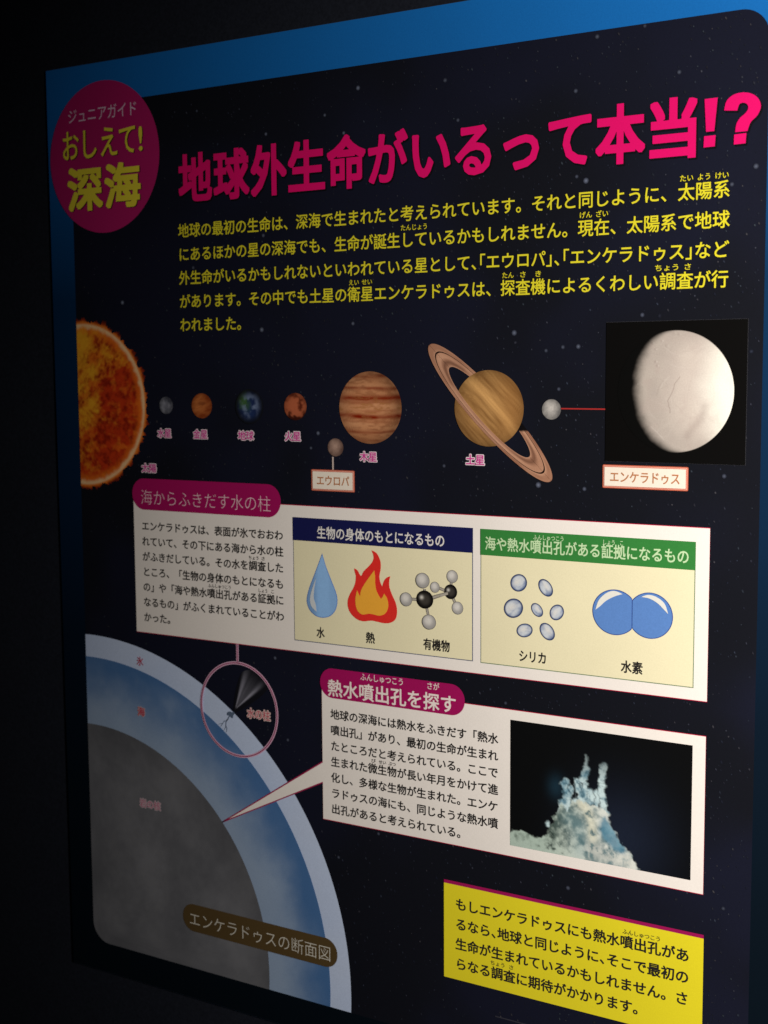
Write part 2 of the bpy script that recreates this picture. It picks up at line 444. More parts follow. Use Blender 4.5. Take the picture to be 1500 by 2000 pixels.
for t, i, j, ln in (('たい', 36, 37, 0), ('よう', 37, 38, 0), ('けい', 38, 39, 0), ('たんじょう', 18, 20, 1), ('げん', 31 - 1, 32 - 1, 1), ('ざい', 31, 32, 1),
                    ('えい', 14, 15, 3), ('せい', 15, 16, 3), ('たん', 25, 26, 3), ('さ', 26.25, 26.75, 3), ('き', 27.25, 27.75, 3), ('ちょう', 35 - .3, 36 + .2, 3), ('さ', 36.4, 36.9, 3)):
    a, b = over(i, j)
    if len(t) == 2: a, b = a + 1.0, b - .9
    ruby(t, a, b, -215.4 + 18.5 * ln + r, YTEXT, panel)

# ------------------------------------------------------------------ the sun
def circ3(p, q, s):
    ax, ay = p; bx, by = q; cx, cy = s
    d = 2 * (ax * (by - cy) + bx * (cy - ay) + cx * (ay - by))
    ux = ((ax * ax + ay * ay) * (by - cy) + (bx * bx + by * by) * (cy - ay) + (cx * cx + cy * cy) * (ay - by)) / d
    uy = ((ax * ax + ay * ay) * (cx - bx) + (bx * bx + by * by) * (ax - cx) + (cx * cx + cy * cy) * (bx - ax)) / d
    return ux, uy, math.hypot(ax - ux, ay - uy)
su, sv, sr = circ3(*[(-303.5, -144.2), (-229.2, -79.3), (-302.4, -9.8)])
def flame(a):
    x = np.array([a * 9.0 + 40.0]); n1 = float(fbm(x * 2.6, x * 0 + 3, 121, 3)[0]); n2 = float(fbm(x * 7.0, x * 0 + 9, 123, 2)[0])
    return .8 + 6.2 * max(0, n1 - .30) ** 1.2 * 1.6 + 3.4 * max(0, n2 - .35) * (1 if n1 > .4 else .5)
bd = []
amax = math.acos(max(-1, (SU0 - su) / (sr + 8)))
for k in range(900):
    a = -math.pi / 2 * 1.18 + math.pi * 1.18 * k / 899
    rr = sr + flame(a) + (3.5 if abs(a + .42) < .035 else 0) + (3.0 if abs(a + 1.22) < .03 else 0)
    x = su + rr * math.cos(a); y = sv + rr * math.sin(a)
    if x > SU0 + .2: bd.append((x, y))
bd = [(SU0 + .2, bd[0][1])] + bd + [(SU0 + .2, bd[-1][1])] + [(SU0 + .2, bd[-1][1] + (bd[0][1] - bd[-1][1]) * k / 40) for k in range(1, 40)]
def sun_colour(X, Y):
    d = np.hypot(X - su, Y - sv) / sr
    n = fbm(X / 13 + 3, Y / 13 + 3, 21, 5); n2 = fbm(X / 5.0, Y / 5.0, 31, 4)
    yel = lin(238, 168, 40); red = lin(192, 56, 20); dark = lin(122, 22, 10); rim = lin(244, 210, 160); org = lin(240, 124, 34)
    s = (X - SU0) / sr
    n4 = fbm(X / 2.4, Y / 2.4, 35, 3)
    t = step(-.22, .62, s * 1.05 + (n - .5) * 1.3 + (n4 - .5) * .5 + .40 * (Y - sv) / sr)
    c = mix(yel, red, t); c = mix(c, dark, step(.40, .72, n2 * .6 + n4 * .4) * (.12 + .7 * t)); c = mix(c, org, step(.5, .8, fbm(X / 6 + 20, Y / 6, 33, 3)) * .5)
    c = mix(c, org, step(.84, .95, d + (n - .5) * .10) * .65)
    c = mix(c, rim, step(.93, .985, d + (n2 - .5) * .06) * .85)
    c = mix(c, lin(226, 120, 36), step(.99, 1.012, d)); c = mix(c, lin(150, 46, 14), step(1.012, 1.05, d + (n2 - .5) * .04))
    return mix(c, (.0066, .0066, .009), step(1.03, 1.11, d + (n2 - .5) * .09))
fan_paint('sun_picture', (SU0 + .2, sv), bd, 70, sun_colour, 4, panel, 'half sun with orange flames at the left edge')

# ------------------------------------------------------------------ planets
def disc(name, e, colour, layer=5, label=None, rings=26, seg=64):
    u, v, ru, rv = e; r_ = (ru + rv) / 2
    f = lambda X, Y: colour((X - u) / r_, (Y - v) / r_)
    return fan_paint(name, (u, v), ring_pts(u, v, ru, rv, seg), rings, f, layer, panel, label)
def limb(x, y, k=.55, p=3.0): return (1 - k * np.clip(np.hypot(x, y), 0, 1) ** p)[:, None]
def mercury(x, y):
    n = fbm(x * 2 + 9, y * 2 + 9, 41, 4); g = np.exp(-((x + .2) ** 2 + (y + .1) ** 2) * 2)
    return (mix(lin(70, 72, 84), lin(150, 152, 165), np.clip(.2 + .5 * g + (n - .5) * 1.2, 0, 1))) * limb(x, y, .5)
def venus(x, y):
    n = fbm(x * 1.5 + 3, y * 4 + 3 + x, 44, 4); g = np.exp(-((x + .25) ** 2 + (y) ** 2) * 1.6)
    c = mix(lin(140, 62, 26), lin(205, 124, 66), np.clip(g * .7 + (n - .5) * 1.0, 0, 1))
    return mix(c, lin(90, 30, 12), step(.2, .0, abs(y + .22 - .12 * np.abs(x) + (n - .5) * .5)) * step(.6, .2, abs(x)) * .55) * limb(x, y, .3)
def earth(x, y):
    n = fbm(x * 2 + 1, y * 2 + 2, 47, 4); n2 = fbm(x * 3.4 + 5, y * 3.4, 49, 4)
    c = mix(lin(13, 28, 68), lin(24, 46, 94), n)
    land = step(.48, .6, n) * step(.5, .1, x + .25) * step(.45, .0, y - .0)
    c = mix(c, lin(58, 96, 34), np.clip(land * .5 + np.exp(-((x + .45) ** 2 + (y + .35) ** 2) * 9) * .8, 0, 1) * .85)
    c = mix(c, lin(128, 146, 180), step(.38, .75, n2) * np.exp(-((x - .05) ** 2 + (y + .1) ** 2) * 2.2) * .9)
    return c * (1 - .95 * step(.45, 1.0, np.hypot(x, y)))[:, None] + .006
def mars(x, y):
    n = fbm(x * 2.2 + 1, y * 2.2 + 8, 53, 4)
    c = mix(lin(96, 38, 22), lin(180, 96, 64), step(.3, .66, n + .14 * np.exp(-(x ** 2 + (y + .1) ** 2) * 3)))
    return mix(c, lin(60, 20, 12), step(.62, .42, n) * step(.05, .7, y) * .8) * limb(x, y, .45)
def jupiter(x, y):
    n = fbm(x * 1.8 + 4, y * 9 + 4, 57, 4); n3 = fbm(x * 5, y * 20, 61, 3)
    yy = y + (n - .5) * .10 + .04 * x * x
    c = mix(lin(196, 130, 88), lin(218, 158, 114), n)
    for yc, wd, k in ((-.86, .06, .75), (-.52, .04, .75), (-.24, .095, .95), (-.12, .03, .4), (.10, .03, .35), (.26, .075, 1.0), (.40, .03, .35), (.67, .045, .75), (.90, .06, .5)):
        c = mix(c, lin(142, 56, 28), k * (.55 + .6 * step(.25, .65, fbm(x * 1.6 + yc * 9, y * 3 + 7, 65, 3))) * np.exp(-((yy - yc) / wd) ** 2))
    c = mix(c, lin(222, 158, 92), .6 * step(.55, .75, n3) * np.exp(-((y - .0) / .3) ** 2))
    c = mix(c, lin(128, 66, 40), .45 * step(.45, .75, n3))
    return c * limb(x + .1, y, .58, 3)
def moonlet(a, b):
    def f(x, y):
        n = fbm(x * 2.5 + 2, y * 2.5 + 2, 63, 4); g = np.exp(-((x + .1) ** 2 + (y + .15) ** 2) * 1.8)
        return mix(a, b, np.clip(g * .9 + (n - .5) * .8, 0, 1)) * limb(x, y, .35)
    return f
disc('planet_picture', (-206.3, -77.1, 7.13, 6.97), mercury, label='small grey planet next to the sun')
disc('planet_picture', (-169.3, -77.0, 10.33, 9.94), venus, label='orange planet, second from the sun')
disc('planet_picture', (-122.0, -76.8, 13.68, 13.59), earth, label='dark blue and green planet')
disc('planet_picture', (-78.2, -77.1, 10.43, 10.39), mars, label='rusty red planet')
disc('planet_picture', (-11.0, -76.8, 27.06, 26.60), jupiter, label='large banded planet', rings=50, seg=110)
disc('moon_picture', (-41.8, -46.8, 7.01, 6.78), moonlet(lin(110, 84, 76), lin(178, 148, 134)), label='small brown moon above its white name tag')
disc('moon_picture', (134.7, -76.8, 7.03, 6.93), moonlet(lin(120, 118, 118), lin(200, 196, 192)), label='small grey moon beside the ringed planet')

# ringed planet
Be = (86.9, -77.1, 27.03, 26.66)
bu_, bv_ = Be[0], Be[1]; br = (Be[2] + Be[3]) / 2
tp = [(39.4, -121.8), (134.8, -28.0), (88.1, -74.1)]
rcu, rcv = (tp[0][0] + tp[1][0]) / 2, (tp[0][1] + tp[1][1]) / 2
ra = math.hypot(tp[1][0] - tp[0][0], tp[1][1] - tp[0][1]) / 2 ; th = math.atan2(tp[1][1] - tp[0][1], tp[1][0] - tp[0][0])
rb = ra * .197
ct, st = math.cos(th), math.sin(th)
cut_p = [(114.0, -61.7), (99.7, -103.9)]
def ring_band(name, a0, a1, c0, c1, half, layer, parent, gap=False):
    n = 170; k = 7; Vv = []; Ff = []
    rng = (0, math.pi) if half == 'front' else (math.pi, 2 * math.pi)
    for j in range(k):
        f = a0 + (a1 - a0) * j / (k - 1)
        for i in range(n):
            t = rng[0] + (rng[1] - rng[0]) * i / (n - 1)
            x, y = ra * f * math.cos(t), rb * f * math.sin(t)
            Vv.append((rcu + x * ct - y * st, rcv + x * st + y * ct))
    for j in range(k - 1):
        for i in range(n - 1):
            a = j * n + i; Ff.append((a, a + 1, a + n + 1, a + n))
    Vv = np.array(Vv)
    x = Vv[:, 0] - rcu; y = Vv[:, 1] - rcv; al = (x * ct + y * st) / ra; rr = np.hypot(al, (-x * st + y * ct) / rb)
    q = fbm(rr * 26, rr * 0 + 2, 71, 2); s2 = fbm(al * 5 + 9, rr * 10, 73, 3)
    c = mix(c0, c1, np.clip(q * .9 + (s2 - .5) * .8, 0, 1))
    c = mix(c, np.array(lin(92, 58, 44)), .7 * np.exp(-((rr - .72) / .035) ** 2) * step(.35, .62, np.abs(al)))
    if half == 'back':
        dark = (al > .0) & (Vv[:, 1] < cut_p[0][1])
        c[dark] = (.004, .003, .004)
    return ink_mesh(name, Vv, Ff, c, layer, parent)
cA = lin(150, 104, 82); cB = lin(205, 158, 130); cG = lin(38, 20, 16)
def saturn(x, y):
    nn = -x * st + y * ct; al = x * ct + y * st
    w_ = nn + .10 * (1 - al * al) + (fbm(al * 1.3 + 4, nn * 9 + 4, 77, 3) - .5) * .08
    f1 = np.interp(w_, [-1.2, -.75, -.6, -.42, -.25, -.12, .0, .1, .2, .32, .45, .6, .8, 1.2], [.35, .25, .55, .3, .5, .95, .8, .35, .5, .3, .55, .4, .3, .25])
    f = np.clip(f1 + (fbm(al * 2, nn * 24, 79, 3) - .5) * .55, 0, 1)
    c = mix(lin(112, 72, 34), lin(216, 166, 104), f)
    c = mix(c, lin(176, 118, 62), .35 * step(0, .9, x))
    return c * limb(x, y, .42, 4)
sat = fan_paint('ringed_planet_picture', (bu_, bv_), ring_pts(bu_, bv_, Be[2], Be[3], 110), 50, lambda X, Y: saturn((X - bu_) / br, (Y - bv_) / br), 6, panel, 'golden planet with tilted brown rings')
for half_, ly in (('back', 5), ('front', 7)):
    ring_band('ring', .655, .865, cA, cB, half_, ly, sat)
    ring_band('ring_gap', .865, .885, cG, cG, half_, ly, sat)
    ring_band('ring', .885, 1.0, cA, cB, half_, ly, sat)

strip('pointer_line', [(141.5, -77.4), (173.7, -77.3)], .9, 5, REDLINE, panel)

# captions of the planets
for t, q in (('水星', [(-216.6, -54.4), (-200.8, -54.6)]), ('金星', [(-179.0, -54.2), (-163.3, -54.5)]), ('地球', [(-134.1, -54.0), (-117.5, -54.3)]), ('火星', [(-89.1, -54.3), (-72.8, -54.6)]),
             ('木星', [(-20.7, -40.3), (-4.6, -40.8)]), ('土星', [(68.2, -40.6), (84.3, -41.0)]), ('太陽', [(-234.6, -25.3), (-217.4, -25.8)])):
    halo_text('caption', t, q[0][0], q[1][0], (q[0][1] + q[1][1]) / 2, 7.6, panel, g0=.02)

# name tags
def tag(pts4, text, tl, lab, txt_eh):
    us = [p[0] for p in pts4]; vs = [p[1] for p in pts4]
    u0, u1 = (us[0] + us[3]) / 2, (us[1] + us[2]) / 2; v0, v1 = (vs[0] + vs[1]) / 2, (vs[2] + vs[3]) / 2
    o = sheet('name_tag', rect(u0, v0, u1, v1, .8, 3), 6, ORANGE, panel, lab)
    i1 = 1.5
    sheet('tag_line', rect(u0 + i1 * .45, v0 + i1 * .45, u1 - i1 * .45, v1 - i1 * .45, .6, 3), 7, mat('tag_line_print', (.85, .45, .36)), o)
    sheet('tag_line', rect(u0 + i1 * .7, v0 + i1 * .7, u1 - i1 * .7, v1 - i1 * .7, .4, 3), 8, ORANGE, o)
    sheet('tag_face', rect(u0 + i1, v0 + i1, u1 - i1, v1 - i1), 9, TAGW, o)
    line('lettering', text, tl[0][0], tl[1][0], (v0 + v1) / 2, 10, ORTEXT, o, eh=txt_eh, bold=.016)
    return o
t1 = tag([(-64.0, -29.8), (-24.8, -29.7), (-25.0, -13.5), (-64.0, -13.6)], 'エウロパ', [(-58.7, -21.4), (-29.5, -21.3)], 'white name tag with orange frame under the small brown moon', 8.4)
pl = [(-44.2, -39.7), (-44.3, -29.9)]
strip('pointer_line', [(pl[0][0], pl[0][1]), (pl[0][0], pl[1][1])], 1.3, 6, mat('pale_pointer_print', (.62, .50, .46)), panel)
tag([(172.4, -40.6), (231.7, -40.2), (231.5, -24.8), (172.5, -24.8)], 'エンケラドゥス', [(177.9, -32.7), (226.3, -33.0)], 'white name tag with orange frame under the moon photograph', 8.2)

# ------------------------------------------------------------------ photograph of the icy moon
pc = [(174.1, -134.3), (268.7, -134.8), (268.2, -43.2), (173.8, -42.3)]
a0, a1 = (pc[0][0] + pc[3][0]) / 2, (pc[1][0] + pc[2][0]) / 2; b0, b1 = (pc[0][1] + pc[1][1]) / 2, (pc[2][1] + pc[3][1]) / 2
mp = sheet('moon_photograph', rect(a0, b0, a1, b1), 5, mat('black_photo_print', (.0012, .001, .001), grain=.1), panel, 'black square photograph of a white icy moon')
strip('photo_edge', [(a0, b0), (a1, b0), (a1, b1), (a0, b1)], .35, 4, mat('photo_edge_print', (.05, .05, .06)), mp, closed=True)
me_ = (221.5, -89.0, 40.06, 39.03)
mu_, mv_, mr_ = me_[0], me_[1], (me_[2] + me_[3]) / 2
cr1 = [(224.9, -98.5), (223.1, -96.2), (221.4, -94.1), (220.9, -91.1), (219.7, -88.2), (218.5, -85.8), (217.5, -84.3), (216.9, -82.7), (217.7, -81.3), (217.6, -79.7), (218.6, -77.6), (218.6, -75.2)]
cr2 = [(213.6, -95.6), (210.9, -91.8), (209.4, -86.5)]
cr3 = [(206.1, -66.1), (211.0, -61.6), (215.0, -57.5)]
cr4 = [(241.7, -79.3), (239.5, -71.8), (232.8, -64.3), (230.5, -60.5)]
cr5 = [(217.5, -98.6), (213.6, -94.8), (211.7, -91.1)]
bumps = [(206.5, -120.4), (209.0, -116.5), (216.4, -118.4), (196.2, -93.9), (209.1, -108.4), (210.3, -105.7), (220.9, -126.5), (224.4, -125.9), (213.2, -121.8)]
_LATM = np.random.default_rng(77).random((26, 4))
def icy(X, Y):
    x = (X - mu_) / mr_; y = (Y - mv_) / mr_
    z = np.sqrt(np.clip(1 - x * x - y * y, 0, 1))
    n = fbm(x * 1.8 + 3, y * 1.8 + 3, 81, 5); n2 = fbm(x * 7 + 3, y * 7 + 3, 87, 4)
    ls = x * .70 + z * .70 - .08 * y                # sun side of the photographed moon
    t = step(-.07, .26, ls + (n2 - .5) * .08)
    c = mix(lin(190, 178, 172), lin(218, 208, 198), n) * (.75 + .3 * step(.3, 1.0, ls))[:, None]
    c = mix(c, (.90, .88, .80), step(.12, .80, x + .16 * (n - .5) - .30 * np.abs(y + .08)) * .97)
    for q in range(26):
        a0_ = _LATM[q, 0] * 6.28; u0_, v0_ = (_LATM[q, 1] - .5) * 1.5, (_LATM[q, 2] - .5) * 1.6; rr_ = .15 + _LATM[q, 3] * .9
        dd = np.hypot(x - u0_ - rr_ * math.cos(a0_), y - v0_ - rr_ * math.sin(a0_)) - rr_ + (n - .5) * .12
        g = np.exp(-(dd / .011) ** 2) * np.exp(-((x - u0_) ** 2 + (y - v0_) ** 2) / .05)
        c = mix(c, lin(128, 108, 102) if q % 3 else (.86, .82, .78), g * .07)
    c = mix(c, lin(176, 156, 152), .28 * step(.5, .68, n2) * step(.2, .8, n))
    dk = lin(120, 98, 94)
    for cr, w1, k in ((cr1, .32, .38), (cr2, .6, .12), (cr5, .5, -.12), (cr3, .4, -.18), (cr4, 2.6, .22)):
        g = np.exp(-(segdist(X, Y, cr) / w1) ** 2)
        c = mix(c, dk if k > 0 else (.85, .8, .75), g * abs(k))
    for p in bumps:
        g = np.exp(-(((X - p[0]) ** 2 + (Y - p[1]) ** 2) / .25)); c = mix(c, (.85, .8, .76), g * .4)
        g = np.exp(-(((X - p[0] + .9) ** 2 + (Y - p[1]) ** 2) / .6)); c = mix(c, dk, g * .35)
    c = c * t[:, None]
    return np.maximum(c * step(1.004, .985, np.hypot(x, y))[:, None], .001)
fan_paint('icy_moon', (mu_, mv_), ring_pts(mu_, mv_, mr_ * .985, mr_, 200), 90, icy, 6, mp)

# ------------------------------------------------------------------ first text box: columns of water
q = [(-243.5, 7.5), (246.6, -1.3), (246.4, 112.1), (-244.2, 112.7)]
x0, x1, y0, y1 = (q[0][0] + q[3][0]) / 2, (q[1][0] + q[2][0]) / 2, q[1][1], (q[2][1] + q[3][1]) / 2
def white_box(poly, lab):
    o = sheet('text_box', poly, 5, WHITE, panel, lab)
    strip('pink_outline', poly, .95, 4.5, PINKLINE, o, closed=True)
    return o
box1 = white_box(rect(x0, y0, x1, y1), 'wide white text box with two framed diagrams')
q = [(-244.8, 0.3), (-93.1, -2.6), (-165.0, -16.7), (-165.7, 9.2)]
def pill(u0, u1, v0, v1, material, parent, name='heading_tab', layer=6, lab=None):
    return sheet(name, rect(u0, v0, u1, v1, (v1 - v0) / 2 * .98, 14), layer, material, parent, lab)
pill(q[0][0], q[1][0], q[2][1], q[3][1], PILL, box1)
line('heading_text', '海からふきだす水の柱', -235.4, -102.7, -1.3, 7, mat('pale_heading_print', (.85, .56, .66)), box1, eh=13.6, bold=-.012)
b1t = ['エンケラドゥスは、表面が氷でおおわ', 'れていて、その下にある海から水の柱', 'がふきだしている。その水を調査した', 'ところ、「生物の身体のもとになるも',
       'の」や「海や熱水噴出孔がある証拠に', 'なるもの」がふくまれていることがわ', 'かった。']
BEM = 143.6 / 16.9
for i, t in enumerate(b1t):
    line('text_line', t, -235.1, None, 22.7 + 12.75 * i, 6, BLACK, box1, em=BEM, eh=8.3, bold=.022)
def rb1(t, a, b, ln): ruby(t, -235.1 + a * BEM, -235.1 + b * BEM, 22.7 + 12.75 * ln - 6.2, BLACK, box1, eh=3.4, bold=.02)
rb1('ちょう', 12.95, 14.15, 2); rb1('さ', 14.4, 14.85, 2); rb1('ふんしゅつこう', 8.1, 10.85, 4); rb1('しょう', 14.0, 15.1, 4); rb1('こ', 15.45, 15.85, 4)

q = [(-81.9, 7.8), (74.6, 7.6), (74.5, 25.2), (-81.4, 25.9), (74.6, 104.1), (-81.7, 104.0)]
def diagram(q, head, edge, n_label):
    u0, u1 = (q[0][0] + q[3][0] + q[5][0]) / 3, (q[1][0] + q[2][0] + q[4][0]) / 3
    v0, vm, v1 = (q[0][1] + q[1][1]) / 2, (q[2][1] + q[3][1]) / 2, (q[4][1] + q[5][1]) / 2
    sheet('diagram_frame', rect(u0 - .1, v0, u1 + .1, v1), 6, edge, box1, n_label)
    sheet('diagram_background', rect(u0 + .45, vm, u1 - .55, v1 - .65), 7, CREAM, box1)
    sheet('diagram_header', rect(u0 - .1, v0, u1 + .1, vm), 8, head, box1)
    return u0, u1, v0, vm, v1
g = diagram(q, NAVY, THINB, 'framed cream diagram of water drop, flame and molecule under a navy header')
hl = [(-59.0, 18.6), (51.8, 17.5)]
line('header_text', '生物の身体のもとになるもの', hl[0][0], hl[1][0], (hl[0][1] + hl[1][1]) / 2 + .2, 9, mat('header_white_print', (.80, .78, .77)), box1, eh=10.0, bold=.018)

# water drop
dp = smooth([(-54.7, 34.0), (-57.8, 41.2), (-62.2, 51.0), (-66.5, 60.4), (-69.1, 68.2), (-69.4, 73.3), (-66.8, 79.1), (-60.8, 83.2), (-53.6, 83.8), (-47.0, 81.4), (-42.5, 76.0), (-41.1, 68.9), (-42.6, 62.6), (-46.7, 53.9), (-51.3, 43.8)], 5, sharp=(0,))
sheet('water_drop_outline', dp, 8, mat('drop_edge_print', (0.122, 0.249, 0.633)), box1)
dc = [(-54.6, 68.5)][0]
dq = [(dc[0] + (a - dc[0]) * .955, dc[1] + (b - dc[1]) * .965) for a, b in dp]
dcol = np.array((0.287, 0.525, 0.900))
fan_paint('water_drop', dc, dq, 10, lambda X, Y: mix(dcol, np.array((.10, .18, .36)), .5 * step(-3, -9.5, X - dc[0] - 0 * Y) + .15 * step(4, 9, X - dc[0])), 9, box1, 'light blue water drop')
sheet('drop_highlight', smooth([(-60.2, 53.4), (-62.9, 59.1), (-65.4, 65.9), (-66.3, 71.0), (-64.9, 75.9), (-60.2, 79.9), (-61.0, 74.1), (-62.7, 69.2), (-62.3, 63.1), (-61.3, 58.0)], 4, sharp=(0, 5)), 10, mat('drop_light_print', (.62, .66, .70)), box1)
# flame
fo = smooth([(-10.4, 29.0), (-5.9, 30.9), (-2.8, 36.0), (-2.3, 41.8), (-3.5, 47.8), (-2.9, 52.1), (-1.2, 55.6), (0.2, 51.6), (2.5, 48.8), (5.9, 47.3), (5.0, 51.0), (5.2, 55.9), (7.6, 61.5), (10.5, 67.1), (11.6, 72.8), (10.4, 78.8), (6.2, 82.1), (0.5, 83.1), (-5.2, 82.6), (-10.9, 82.2), (-17.8, 83.3), (-23.6, 82.3), (-28.8, 78.8), (-31.6, 74.1), (-31.9, 68.7), (-29.8, 63.5), (-26.8, 58.8), (-24.9, 54.2), (-24.4, 49.3), (-25.8, 43.8), (-22.6, 45.2), (-19.8, 48.9), (-17.4, 45.3), (-12.8, 41.1), (-9.6, 37.5), (-8.6, 33.5)], 4, sharp=(0, 6, 9, 28, 30))
sheet('flame', fo, 8, FLAME, box1, 'red and orange flame')
sheet('flame_core', smooth([(-7.9, 43.9), (-7.2, 49.0), (-7.2, 53.9), (-5.9, 59.6), (-2.3, 65.0), (-0.7, 63.1), (0.4, 60.7), (2.9, 63.8), (4.1, 68.1), (3.4, 72.6), (0.6, 76.2), (-4.0, 77.8), (-8.5, 77.3), (-13.1, 77.1), (-18.9, 78.2), (-22.9, 75.8), (-24.6, 71.5), (-24.8, 66.1), (-23.4, 60.1), (-22.2, 62.1), (-20.7, 64.6), (-19.9, 60.3), (-17.5, 56.1), (-12.9, 49.9)], 4, sharp=(0, 4, 6, 18, 20)), 9, FLAMEIN, box1)
# molecule
BOND = mat('bond_print', (.22, .20, .17)); BONDL = mat('bond_light_print', (.42, .39, .34))
def ball(e, dark, layer):
    u, v, ru, rv = e; r_ = (ru + rv) / 2
    def f(X, Y):
        x = (X - u) / ru; y = (Y - v) / rv; d = np.hypot(x, y)
        if dark:
            c = mix((.006, .005, .005), (.05, .045, .04), step(.9, .3, d))
            c = mix(c, (.66, .64, .60), np.exp(-((x + .38) ** 2 + (y + .22) ** 2) / .045))
        else:
            g_ = np.hypot(x + .12, y + .18)
            c = mix((.72, .70, .67), (.38, .37, .36), step(.15, 1.0, g_)); c = mix(c, (.12, .11, .10), step(.86, .99, d) * .85)
        return c
    return fan_paint('atom', (u, v), ring_pts(u, v, ru, rv, 36), 14, f, layer, box1, 'black atom ball' if dark else None)
for q in ([(35.1, 54.5), (34.9, 57.4)], [(24.1, 62.9), (28.5, 62.9)], [(36.7, 67.8), (38.1, 73.9)], [(47.5, 53.0), (51.8, 54.4)], [(57.4, 46.1), (56.9, 50.9)], [(58.2, 58.8), (60.6, 62.9)]):
    strip('bond', q, 2.3, 8, BOND, box1); strip('bond', q, 1.1, 8.5, BONDL, box1)
q = [(41.0, 60.7), (54.5, 56.0)]
strip('bond', q, [3.0, 2.2], 9.5, BOND, box1); strip('bond', q, [1.5, 1.0], 9.8, BONDL, box1)
ball((56.8, 54.9, 5.32, 5.39), True, 9); ball((43.8, 52.6, 3.99, 4.10), False, 9); ball((58.1, 43.7, 4.67, 4.72), False, 9); ball((62.4, 66.3, 4.66, 4.73), False, 9)
ball((35.4, 62.3, 7.08, 6.71), True, 10); ball((33.7, 48.4, 5.89, 5.74), False, 11); ball((19.7, 63.4, 5.21, 5.22), False, 11); ball((39.0, 78.6, 5.87, 5.57), False, 11)
strip('bond', [(54.5, 56.3), (48.1, 58.6)], 1.6, 10.5, BONDL, box1)
for t, q in (('水', [(-60.4, 95.8), (-53.5, 95.3)]), ('熱', [(-15.6, 95.4), (-8.2, 95.2)]), ('有機物', [(34.1, 95.1), (55.7, 95.2)])):
    line('icon_caption', t, q[0][0], q[1][0], (q[0][1] + q[1][1]) / 2, 8, BLACK, box1, eh=9.0, bold=.024)

q = [(80.7, 7.9), (237.6, 7.9), (237.3, 26.3), (81.1, 26.6), (237.2, 104.8), (80.8, 104.1)]
diagram(q, GREEN, THING, 'framed cream diagram of grains and blue twin spheres under a green header')
hl = [(84.7, 18.2), (233.1, 17.6)]
HW = mat('green_header_text_print', (0.555, 0.754, 0.458))
line('header_text', '海や熱水噴出孔がある証拠になるもの', hl[0][0], hl[1][0], (hl[0][1] + hl[1][1]) / 2, 9, HW, box1, eh=10.2, bold=.018)
for t, q in (('ふんしゅつこう', [(121.9, 11.6), (145.0, 11.2)]), ('しょう', [(173.1, 11.7), (182.1, 11.7)]), ('こ', [(185.3, 11.7), (188.0, 11.7)])):
    ruby(t, q[0][0], q[1][0], (q[0][1] + q[1][1]) / 2, HW, box1, eh=3.9, layer=9)
# silica grains
def grain(cx, tilt, ru, rv, seed):
    u, v = cx
    def f(X, Y):
        x = (X - u); y = (Y - v); a = (x * math.cos(tilt) + y * math.sin(tilt)) / ru; b = (-x * math.sin(tilt) + y * math.cos(tilt)) / rv
        d = np.hypot(a, b); n = fbm(a * 1.2 + seed, b * 2.2 + seed, 91, 3)
        c = mix(lin(150, 165, 195), lin(214, 222, 232), step(.25, .7, n + .25 * np.exp(-((x + .4) ** 2 + (y + .5) ** 2) / 3)))
        c = mix(c, lin(86, 112, 160), step(.3, .9, (x + y) / (ru + rv) * 1.3) * .8)
        c = mix(c, (.80, .80, .80), np.exp(-((a + .15) ** 2 * 3 + (b + .2) ** 2 * 9)))
        return mix(c * .92, lin(44, 60, 104), step(.74, .92, d))
    return fan_paint('silica_grain', (u, v), ring_pts(u, v, ru, rv, 36, tilt), 14, f, 8, box1)
s3 = 1 / 3.125 * .43
for (x, y), ru, rv, tl, sd in zip([(110.8, 44.3), (131.4, 46.2), (106.8, 62.6), (125.0, 62.3), (139.9, 62.7), (115.5, 77.6), (132.8, 76.8)], (49, 50, 57, 40, 44, 47, 50), (45, 35, 50, 29, 37, 36, 37), (-.6, .9, -.5, .85, -.9, -.3, .85), range(3, 24, 3)):
    grain((x, y), tl, ru * s3 * .98, rv * s3 * .98, sd)
# twin blue spheres
HB = mat('sphere_blue_print', (0.109, 0.245, 0.604)); HE = mat('sphere_edge_print', (0.030, 0.068, 0.315)); HL = mat('sphere_light_print', (.80, .80, .76))
def twin(e, side):
    u, v, ru, rv = e
    pts = ring_pts(u, v, ru, rv, 90)
    cutu = tw[0]
    clip = [(min(a, cutu), b) if side < 0 else (max(a, cutu), b) for a, b in pts]
    sheet('sphere_outline', clip, 8, HE, box1)
    pts = ring_pts(u, v, ru - .55, rv - .55, 90)
    clip = [(min(a, cutu - .28), b) if side < 0 else (max(a, cutu + .28), b) for a, b in pts]
    sheet('blue_sphere', clip, 9, HB, box1)
tw = [(194.6, 59.0)][0]
twin((182.4, 58.9, 16.26, 15.52), -1); twin((207.1, 59.0, 15.80, 15.52), 1)
sheet('sphere_highlight', smooth([(168.5, 58.2), (170.8, 51.6), (176.1, 46.3), (181.9, 44.3), (187.8, 46.0), (182.0, 48.1), (176.1, 51.5), (172.0, 55.4)], 4, sharp=(0, 4)), 10, HL, box1)
sheet('sphere_highlight', smooth([(201.0, 46.9), (205.6, 45.1), (211.3, 46.0), (217.0, 49.9), (219.7, 56.8), (216.5, 53.8), (212.5, 50.3), (206.8, 47.5)], 4, sharp=(0, 4)), 10, HL, box1)
for t, q in (('シリカ', [(111.3, 96.5), (132.4, 95.2)]), ('水素', [(187.4, 95.7), (202.3, 94.7)])):
    line('icon_caption', t, q[0][0], q[1][0], (q[0][1] + q[1][1]) / 2, 8, BLACK, box1, eh=9.0, bold=.024)

